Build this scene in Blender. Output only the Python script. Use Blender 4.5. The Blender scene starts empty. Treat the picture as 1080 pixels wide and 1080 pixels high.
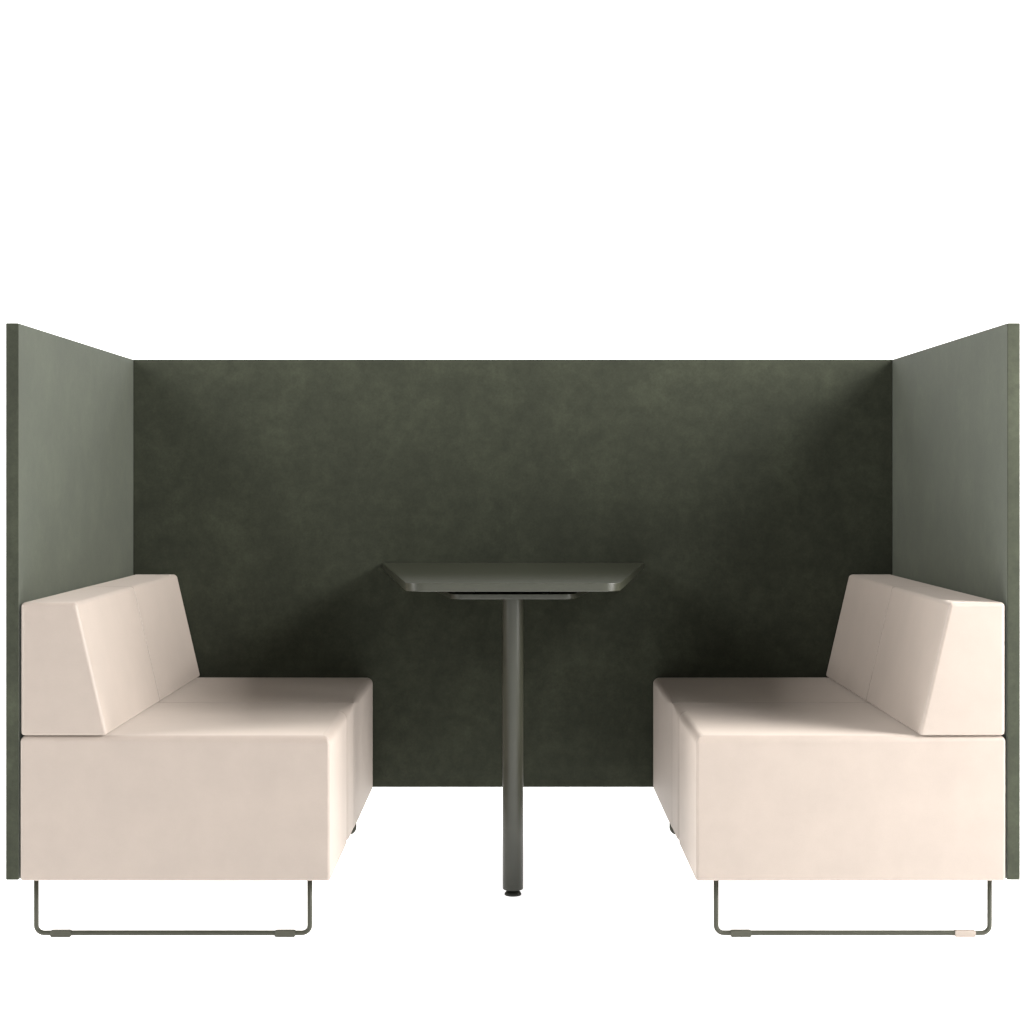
import bpy, bmesh, math
from mathutils import Vector

scene = bpy.context.scene
col = scene.collection

# ------------------------------------------------------------------ helpers
def new_mat(name):
    m = bpy.data.materials.new(name)
    m.use_nodes = True
    nt = m.node_tree
    return m, nt, nt.nodes['Principled BSDF']

def N(nt, kind, **kw):
    n = nt.nodes.new(kind)
    for k, v in kw.items():
        setattr(n, k, v)
    return n

def noise(nt, vec, scale, detail=6, rough=0.6, dist=0.0):
    n = N(nt, 'ShaderNodeTexNoise')
    n.inputs['Scale'].default_value = scale
    n.inputs['Detail'].default_value = detail
    n.inputs['Roughness'].default_value = rough
    n.inputs['Distortion'].default_value = dist
    nt.links.new(vec, n.inputs['Vector'])
    return n.outputs['Fac']

def ramp(nt, fac, stops):
    r = N(nt, 'ShaderNodeValToRGB')
    e = r.color_ramp.elements
    while len(e) < len(stops):
        e.new(0.5)
    for i, (p, c) in enumerate(stops):
        e[i].position = p
        e[i].color = (c[0], c[1], c[2], 1)
    nt.links.new(fac, r.inputs['Fac'])
    return r.outputs['Color']

def mix(nt, mode, fac, a, b):
    m = N(nt, 'ShaderNodeMix', data_type='RGBA', blend_type=mode)
    m.inputs['Factor'].default_value = fac
    nt.links.new(a, m.inputs['A'])
    nt.links.new(b, m.inputs['B'])
    return m.outputs['Result']

def bump(nt, bsdf, height, strength, dist):
    b = N(nt, 'ShaderNodeBump')
    b.inputs['Strength'].default_value = strength
    b.inputs['Distance'].default_value = dist
    nt.links.new(height, b.inputs['Height'])
    nt.links.new(b.outputs['Normal'], bsdf.inputs['Normal'])

def scl(c, k):
    return tuple(min(1.0, v * k) for v in c)

# ---- cream upholstery
def upholstery():
    m, nt, b = new_mat('cream_upholstery')
    v = N(nt, 'ShaderNodeTexCoord').outputs['Object']
    base = (0.186, 0.148, 0.121)
    c1 = ramp(nt, noise(nt, v, 9, 7, 0.65), [(0.33, scl(base, 0.91)), (0.67, scl(base, 1.06))])
    c2 = ramp(nt, noise(nt, v, 300, 3, 0.6), [(0.3, (0.955, 0.955, 0.955)), (0.7, (1, 1, 1))])
    nt.links.new(mix(nt, 'MULTIPLY', 1.0, c1, c2), b.inputs['Base Color'])
    b.inputs['Roughness'].default_value = 0.60
    b.inputs['Specular IOR Level'].default_value = 1.0
    b.inputs['Sheen Weight'].default_value = 0.42
    b.inputs['Sheen Roughness'].default_value = 0.83
    b.inputs['Sheen Tint'].default_value = (1.0, 0.895, 0.81, 1)
    bump(nt, b, noise(nt, v, 420, 3, 0.6), 0.12, 0.0012)
    return m

# ---- green suede-like board of the screen
def green_felt():
    m, nt, b = new_mat('green_suede')
    v = N(nt, 'ShaderNodeTexCoord').outputs['Object']
    base = (0.0360, 0.0405, 0.0258)
    big = ramp(nt, noise(nt, v, 5.5, 14, 0.74, 0.15), [(0.32, scl(base, 0.80)), (0.48, scl(base, 0.95)), (0.55, scl(base, 1.08)), (0.67, scl(base, 1.38))])
    fine = ramp(nt, noise(nt, v, 30, 10, 0.80, 0.1), [(0.34, (0.68, 0.68, 0.68)), (0.66, (1.0, 1.0, 1.0))])
    grain = ramp(nt, noise(nt, v, 170, 4, 0.7), [(0.3, (0.78, 0.78, 0.78)), (0.7, (1, 1, 1))])
    c = mix(nt, 'MULTIPLY', 1.0, mix(nt, 'MULTIPLY', 1.0, big, fine), grain)
    nt.links.new(c, b.inputs['Base Color'])
    b.inputs['Roughness'].default_value = 0.85
    b.inputs['Specular IOR Level'].default_value = 0.2
    b.inputs['Sheen Weight'].default_value = 0.29
    b.inputs['Sheen Roughness'].default_value = 0.45
    b.inputs['Sheen Tint'].default_value = (0.91, 0.98, 0.88, 1)
    bump(nt, b, noise(nt, v, 300, 3, 0.6), 0.15, 0.001)
    return m

# ---- powder coated metal / lacquered board
def lacquer(name, base, rough, spec=0.5):
    m, nt, b = new_mat(name)
    v = N(nt, 'ShaderNodeTexCoord').outputs['Object']
    c = ramp(nt, noise(nt, v, 30, 5, 0.6), [(0.3, scl(base, 0.95)), (0.7, scl(base, 1.05))])
    nt.links.new(c, b.inputs['Base Color'])
    b.inputs['Roughness'].default_value = rough
    b.inputs['Specular IOR Level'].default_value = spec
    bump(nt, b, noise(nt, v, 600, 2, 0.5), 0.06, 0.0005)
    return m

M_CREAM = upholstery()
M_GREEN = green_felt()
M_TABLE = lacquer('green_lacquer', (0.0245, 0.0262, 0.0170), 0.36, 0.5)
M_TUBE = lacquer('green_grey_powder_coat', (0.040, 0.041, 0.029), 0.5, 0.3)
M_PAD = lacquer('green_grey_plastic', (0.050, 0.051, 0.037), 0.6, 0.3)
M_PADW = lacquer('cream_plastic', (0.29, 0.25, 0.218), 0.6, 0.3)
M_BLACK = lacquer('black_rubber', (0.014, 0.016, 0.012), 0.5)

# white sweep, no lamp: glow added so it stays pure white without shadows
M_SWEEP, nt, b = new_mat('glowing_white_sweep')
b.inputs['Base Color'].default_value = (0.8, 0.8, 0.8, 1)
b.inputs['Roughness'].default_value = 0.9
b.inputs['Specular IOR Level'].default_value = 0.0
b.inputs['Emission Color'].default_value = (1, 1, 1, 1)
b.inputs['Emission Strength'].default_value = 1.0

def link(name, bm, mat, parent=None, bevel=None, segs=4, weighted=True):
    bmesh.ops.recalc_face_normals(bm, faces=bm.faces)
    me = bpy.data.meshes.new(name)
    bm.to_mesh(me); bm.free()
    for p in me.polygons:
        p.use_smooth = len(p.vertices) < 9        # large planar caps stay flat
    me.materials.append(mat)
    o = bpy.data.objects.new(name, me)
    col.objects.link(o)
    if parent:
        o.parent = parent
    if bevel:
        md = o.modifiers.new('bevel', 'BEVEL')
        md.segments = segs
        md.width = bevel
        md.limit_method = 'WEIGHT' if 'bevel_weight_edge' in me.attributes else 'ANGLE'
        md.angle_limit = math.radians(30)
        md.use_clamp_overlap = False
    if weighted:
        w = o.modifiers.new('normals', 'WEIGHTED_NORMAL')
        w.keep_sharp = True
    return o

def empty(name, loc, label, cat, group=None):
    o = bpy.data.objects.new(name, None)
    col.objects.link(o)
    o.empty_display_size = 0.1
    o.location = loc
    o['label'] = label; o['category'] = cat
    if group:
        o['group'] = group
    return o

def box(x0, x1, y0, y1, z0, z1):
    bm = bmesh.new()
    vs = [bm.verts.new((x, y, z)) for z in (z0, z1) for (x, y) in ((x0, y0), (x1, y0), (x1, y1), (x0, y1))]
    for f in ((0, 3, 2, 1), (4, 5, 6, 7), (0, 1, 5, 4), (1, 2, 6, 5), (2, 3, 7, 6), (3, 0, 4, 7)):
        bm.faces.new([vs[i] for i in f])
    return bm

def prism(poly, a0, a1, axis='z'):
    """extrude a polygon: axis z -> poly is (x,y); axis y -> poly is (x,z)"""
    bm = bmesh.new()
    def P(p, a):
        return (p[0], p[1], a) if axis == 'z' else (p[0], a, p[1])
    lo = [bm.verts.new(P(p, a0)) for p in poly]
    hi = [bm.verts.new(P(p, a1)) for p in poly]
    bm.faces.new(lo); bm.faces.new(hi)
    n = len(poly)
    for i in range(n):
        j = (i + 1) % n
        bm.faces.new((lo[i], lo[j], hi[j], hi[i]))
    return bm

def weights(bm, fn):
    """per-edge bevel weight from fn(midpoint, direction, angle)"""
    bmesh.ops.recalc_face_normals(bm, faces=bm.faces)
    lay = bm.edges.layers.float.new('bevel_weight_edge')
    for e in bm.edges:
        a = e.calc_face_angle(0.0)
        if a < math.radians(25):
            e[lay] = 0.0
            continue
        p, q = e.verts[0].co, e.verts[1].co
        e[lay] = fn((p + q) / 2, (q - p).normalized())
    return bm

def fillet(corners, radii, first, close, n=5):
    """round each corner of an open chain; first / close are the points before and after it"""
    pts = [first] + list(corners) + [close]
    out = []
    for i, r in enumerate(radii):
        p = Vector(pts[i + 1]); a = (Vector(pts[i]) - p).normalized(); c = (Vector(pts[i + 2]) - p).normalized()
        for k in range(n + 1):
            t = k / n * math.pi / 2
            out.append(tuple(p + a * r * (1 - math.sin(t)) + c * r * (1 - math.cos(t))))
    return out

def cushion(poly, z0, z1, rad, rbot, n=6):
    """upright block over a plan outline with rounded top and bottom rims"""
    area = sum(p[0] * q[1] - q[0] * p[1] for p, q in zip(poly, poly[1:] + poly[:1]))
    if area < 0:
        poly = poly[::-1]
    m = len(poly)
    inw = []
    for i in range(m):
        a, p, c = Vector(poly[i - 1]), Vector(poly[i]), Vector(poly[(i + 1) % m])
        d1, d2 = (p - a).normalized(), (c - p).normalized()
        n1, n2 = Vector((-d1.y, d1.x)), Vector((-d2.y, d2.x))
        nn = (n1 + n2).normalized()
        if abs(p.y - 0.436) < 0.045 and abs(abs(p.x) - XF) < 0.02:
            nn = n1 = Vector((1 if p.x > 0 else -1, 0))      # across the seam groove go straight in
        inw.append(nn / max(0.5, nn.dot(n1)))
    # tight plan corners: every fillet point heads for the same inner corner so the rim never folds
    xs, ys = [p[0] for p in poly], [p[1] for p in poly]
    for i, p in enumerate(poly):
        for cx, sx in ((min(xs), 1), (max(xs), -1)):
            for cy, sy in ((min(ys), 1), (max(ys), -1)):
                if (Vector(p) - Vector((cx, cy))).length < 0.0105:
                    r = rad(p)
                    inw[i] = (Vector((cx + sx * r, cy + sy * r)) - Vector(p)) / r
    bm = bmesh.new()
    rings = []
    for k in range(n + 1):
        t = k / n * math.pi / 2
        rings.append([bm.verts.new((*(Vector(p) + w * rbot * (1 - math.sin(t))), z0 + rbot * (1 - math.cos(t)))) for p, w in zip(poly, inw)])
    for k in range(n + 1):
        t = k / n * math.pi / 2
        rings.append([bm.verts.new((*(Vector(p) + w * rad(p) * (1 - math.cos(t))), z1 - rad(p) * (1 - math.sin(t)))) for p, w in zip(poly, inw)])
    for r0, r1 in zip(rings, rings[1:]):
        for i in range(m):
            j = (i + 1) % m
            bm.faces.new((r0[i], r0[j], r1[j], r1[i]))
    bm.faces.new(rings[0]); bm.faces.new(rings[-1])
    bmesh.ops.remove_doubles(bm, verts=bm.verts, dist=1e-5)
    return bm

def tube(path, r, seg=16, cap=True):
    """round tube along a planar polyline"""
    bm = bmesh.new()
    rings = []
    n = len(path)
    for i, p in enumerate(path):
        p = Vector(p)
        a = Vector(path[max(i - 1, 0)]); c = Vector(path[min(i + 1, n - 1)])
        t = (c - a).normalized()
        u = Vector((0, 1, 0))
        w = t.cross(u).normalized()
        rings.append([bm.verts.new(p + r * (math.cos(k * 2 * math.pi / seg) * u + math.sin(k * 2 * math.pi / seg) * w)) for k in range(seg)])
    for i in range(n - 1):
        for k in range(seg):
            j = (k + 1) % seg
            bm.faces.new((rings[i][k], rings[i][j], rings[i + 1][j], rings[i + 1][k]))
    if cap:
        bm.faces.new(rings[0]); bm.faces.new(rings[-1])
    return bm

def lathe(profile, cx, cy, seg=48):
    bm = bmesh.new()
    rings = []
    for r, z in profile:
        rings.append([bm.verts.new((cx + r * math.cos(k * 2 * math.pi / seg), cy + r * math.sin(k * 2 * math.pi / seg), z)) for k in range(seg)])
    for i in range(len(rings) - 1):
        for k in range(seg):
            j = (k + 1) % seg
            bm.faces.new((rings[i][k], rings[i][j], rings[i + 1][j], rings[i + 1][k]))
    bm.faces.new(rings[0]); bm.faces.new(rings[-1])
    return bm

# ------------------------------------------------------------------ measures (metres)
D = 1.22            # inside depth of the booth
CAMZ = 0.990        # camera height
CAMY = -4.034
WI, WO = 1.0643, 1.0918
ZP0, ZP1 = 0.129, 1.328

# ------------------------------------------------------------------ the studio sweep
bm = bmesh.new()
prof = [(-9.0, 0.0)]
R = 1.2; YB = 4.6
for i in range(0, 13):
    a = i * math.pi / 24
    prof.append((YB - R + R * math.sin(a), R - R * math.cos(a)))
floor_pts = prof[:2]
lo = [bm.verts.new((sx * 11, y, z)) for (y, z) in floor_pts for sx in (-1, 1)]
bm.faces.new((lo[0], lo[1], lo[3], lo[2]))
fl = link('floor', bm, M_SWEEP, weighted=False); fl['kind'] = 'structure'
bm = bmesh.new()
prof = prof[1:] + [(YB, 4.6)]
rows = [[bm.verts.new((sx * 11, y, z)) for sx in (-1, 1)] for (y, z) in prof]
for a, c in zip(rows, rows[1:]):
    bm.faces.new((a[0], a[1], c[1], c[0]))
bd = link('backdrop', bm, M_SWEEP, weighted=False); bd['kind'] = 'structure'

# ------------------------------------------------------------------ the green screen
scr = empty('privacy_screen', (0, D, 0),
            'dark green suede textured three sided screen enclosing both cream sofas and the table', 'screen')
def scr_part(name, bm):
    bmesh.ops.translate(bm, verts=bm.verts, vec=(0, -D, 0))
    return link(name, bm, M_GREEN, scr, 0.0018, 3)
scr_part('back_panel', box(-WI + 0.0004, WI - 0.0004, D, D + 0.0275, ZP0, ZP1))
scr_part('side_panel', box(-WO, -WI, 0, D + 0.0275, ZP0, ZP1))
scr_part('side_panel', box(WI, WO, 0, D + 0.0275, ZP0, ZP1))

# ------------------------------------------------------------------ sofas
ZS0, ZS1 = 0.127, 0.439
XB, XF = 1.0612, 0.394
YM = 0.609          # joint of the two modules
TUBE_R = 0.0054

def make_sofa(s, label, pad_mats):
    """s = -1 left sofa, +1 right sofa (seat faces the table)"""
    ox = s * 0.73
    root = empty('two_seat_sofa', (ox, 0, 0), label, 'sofa', 'cream sofas facing each other across the table')
    def put(name, bm, mat, parent=None, **kw):
        if parent is None:
            bmesh.ops.translate(bm, verts=bm.verts, vec=(-ox, 0, 0))
            return link(name, bm, mat, root, **kw)
        bmesh.ops.translate(bm, verts=bm.verts, vec=(-ox, 0, 0))
        return link(name, bm, mat, parent, **kw)
    # seat modules; the front face has a sewn seam about a third of the way back
    near = fillet([(XB, 0.0), (XF, 0.0)], (0.006, 0.007), close=(XF, 0.3), first=(XB, 0.5))
    for y, r in ((0.395, 0.0), (0.412, 0.0008), (0.424, 0.0026), (0.432, 0.0050), (0.437, 0.0075), (0.4395, 0.0075),
                 (0.4425, 0.0054), (0.449, 0.0030), (0.460, 0.0010), (0.476, 0.0)):
        near.append((XF + r, y))
    near += fillet([(XF, YM - 0.0012), (XB, YM - 0.0012)], (0.002, 0.004), first=(XF, 0.5), close=(XB, 0.3))
    xf = XF - 0.002
    far = fillet([(XB, YM + 0.0012), (XF, YM + 0.0012)], (0.004, 0.002), first=(XB, 1.0), close=(XF, 1.0))
    far += [(xf, YM + 0.12)] + fillet([(xf, D - 0.010), (XB, D - 0.010)], (0.007, 0.006), first=(xf, 0.9), close=(XB, 0.9))
    for poly in (near, far):
        # joint side is only eased a little, every other top edge is softly rounded
        def rad(p):
            return 0.0035 if abs(p[1] - YM) < 0.006 else (0.018 if abs(abs(p[0]) - XF) < 0.02 else 0.0125)
        put('seat', cushion([(s * x, y) for x, y in poly], ZS0, ZS1, rad, 0.0045), M_CREAM, weighted=True)
    # backrest modules
    bp = [(1.0605, 0.4400), (0.8735, 0.4400), (0.9400, 0.7262), (1.0605, 0.7262)]
    for y0, y1 in ((0.0, YM - 0.0022), (YM + 0.0022, D - 0.010)):
        bm = prism([(s * x, z) for x, z in bp], y0, y1, 'y')
        def w(mid, d):
            if abs(mid.y - YM) < 0.004:
                return 0.14
            if abs(d.y) < 0.5 and mid.z < 0.45:
                return 0.45
            return 0.85
        put('backrest', weights(bm, w), M_CREAM, bevel=0.0105, segs=6)
    # sled legs: one bent tube under each end, two glide pads on each
    xa, xb = 0.4405, 1.0335
    rc = 0.0165
    zt = 0.0083                   # tube centre
    for k, y in enumerate((0.030, D - 0.040)):
        path = [(s * xa, y, ZS0 + 0.004), (s * xa, y, zt + rc)]
        for i in range(1, 8):
            a = i * math.pi / 16
            path.append((s * (xa + rc - rc * math.cos(a)), y, zt + rc - rc * math.sin(a)))
        path.append((s * (xa + rc), y, zt))
        path.append((s * (xb - rc), y, zt))
        for i in range(1, 8):
            a = i * math.pi / 16
            path.append((s * (xb - rc + rc * math.sin(a)), y, zt + rc - rc * math.cos(a)))
        path += [(s * xb, y, zt + rc), (s * xb, y, ZS0 + 0.004)]
        leg = put('sled_leg', tube(path, TUBE_R), M_TUBE, weighted=False)
        for j, xp in enumerate((xa + 0.0535, xb - 0.0535)):
            pp = [(-0.0205, 0.0), (0.0205, 0.0), (0.0225, 0.004), (0.0225, 0.0125), (0.0205, 0.0145), (-0.0205, 0.0145), (-0.0225, 0.0125), (-0.0225, 0.004)]
            bm = prism([(s * xp + a, z) for a, z in pp], y - 0.0066, y + 0.0066, 'y')
            put('foot_pad', bm, pad_mats[k][j], leg, bevel=0.0012, segs=2)
    return root

G = [M_PAD, M_PAD]
make_sofa(-1, 'cream two seat sofa whose front sled leg has two dark green glides', [G, G])
right = make_sofa(1, 'brighter cream two seat sofa with one cream glide on its front sled leg', [[M_PAD, M_PADW], G])
for o in right.children:
    for c in o.children:
        if c.data.materials[0] == M_PADW:
            c['label'] = 'cream plastic glide pad'

# ------------------------------------------------------------------ table
tab = empty('booth_table', (0, 0.437, 0), 'dark green tapered table on a single round leg fixed to the back screen', 'table')
def tpart(name, bm, mat, parent=None, **kw):
    bmesh.ops.translate(bm, verts=bm.verts, vec=(0, -0.437, 0))
    return link(name, bm, mat, parent or tab, **kw)

def rounded_trapezoid(wb, wf, yb, yf, rad, n=10):
    """wide edge wb at yb (wall), narrow edge wf at yf with rounded front corners"""
    pts = [(wb, yb)]
    c = Vector((wf, yf)); a = (Vector((wb, yb)) - c).normalized(); b_ = Vector((-1, 0))
    ang = math.acos(max(-1, min(1, a.dot(b_))))
    t = rad / math.tan(ang / 2)
    p0, p1 = c + a * t, c + b_ * t
    ctr = c + (a + b_).normalized() * (rad / math.sin(ang / 2))
    a0 = math.atan2(p0.y - ctr.y, p0.x - ctr.x); a1 = math.atan2(p1.y - ctr.y, p1.x - ctr.x)
    if a1 > a0: a1 -= 2 * math.pi
    for i in range(n + 1):
        q = a0 + (a1 - a0) * i / n
        pts.append((ctr.x + rad * math.cos(q), ctr.y + rad * math.sin(q)))
    pts += [(-x, y) for x, y in reversed(pts)]
    return pts
tt = prism(rounded_trapezoid(0.3665, 0.2395, D - 0.002, 0.180, 0.045), 0.7390, 0.7580)
tpart('tabletop', tt, M_TABLE, bevel=0.0018, segs=3)
pl = prism(rounded_trapezoid(0.215, 0.143, 0.80, 0.365, 0.03), 0.7100, 0.7222)
br = tpart('bracket', pl, M_TABLE, bevel=0.0015, segs=3)
tpart('spacer', box(-0.09, 0.09, 0.42, 0.74, 0.7223, 0.7389), M_TABLE, br)
leg = tpart('leg', lathe([(0.0235, 0.0145), (0.0247, 0.0157), (0.0247, 0.7099)], 0, 0.437), M_TABLE)
tpart('glide', lathe([(0.019, 0.0), (0.0205, 0.0015), (0.0200, 0.005), (0.0165, 0.0095), (0.010, 0.0118), (0.008, 0.0144)], 0, 0.437), M_BLACK, leg)

# ------------------------------------------------------------------ light
world = bpy.data.worlds.new('World')
scene.world = world
world.use_nodes = True
bg = world.node_tree.nodes['Background']
bg.inputs['Color'].default_value = (1.0, 0.98, 0.95, 1)
bg.inputs['Strength'].default_value = 0.21

def softbox(name, pos, target, sx, sy, power, color):
    l = bpy.data.lights.new(name, 'AREA')
    l.shape = 'RECTANGLE'; l.size = sx; l.size_y = sy
    l.energy = power; l.color = color
    o = bpy.data.objects.new(name, l)
    col.objects.link(o)
    o.location = pos
    o.rotation_euler = (Vector(target) - Vector(pos)).to_track_quat('-Z', 'Y').to_euler()
    return o
def at(az, el, d, t=(0, 0.3, 0.7)):
    a, e = math.radians(az), math.radians(el)
    return (t[0] + d * math.cos(e) * math.sin(a), t[1] - d * math.cos(e) * math.cos(a), t[2] + d * math.sin(e))
AIM = (0, 0.3, 0.7)
WARM = (1.0, 0.980, 0.955)
softbox('right_softbox', at(65, 17, 4.0), AIM, 1.7, 2.1, 222, WARM)
softbox('near_right_softbox', at(67, 22, 2.4), AIM, 0.9, 0.9, 46, WARM)
softbox('high_right_softbox', at(90, 37, 4.0), AIM, 1.6, 1.2, 205, WARM)
softbox('left_softbox', at(-75, 15, 4.0), AIM, 1.7, 2.2, 138, WARM)
softbox('high_left_softbox', at(-90, 37, 4.0), AIM, 1.6, 1.2, 130, WARM)
softbox('front_fill', (0.6, -6.4, 1.9), AIM, 2.2, 1.4, 45, WARM)  # added fill, lifts the dark lower part of the back panel

# ------------------------------------------------------------------ camera
cam = bpy.data.cameras.new('camera')
co = bpy.data.objects.new('camera', cam)
col.objects.link(co)
co.location = (0, CAMY, CAMZ)
co.rotation_euler = (math.radians(90), 0, 0)
cam.sensor_width = 36.0
cam.lens = 36.0 * (490 * 4.034) / 1080
cam.shift_x = -1.0 / 1080
cam.shift_y = -33.7 / 1080
cam.clip_end = 200
scene.camera = co

scene.view_settings.view_transform = 'Standard'
scene.view_settings.look = 'None'
scene.view_settings.exposure = 0
scene.view_settings.gamma = 1
scene.view_settings.use_curve_mapping = False
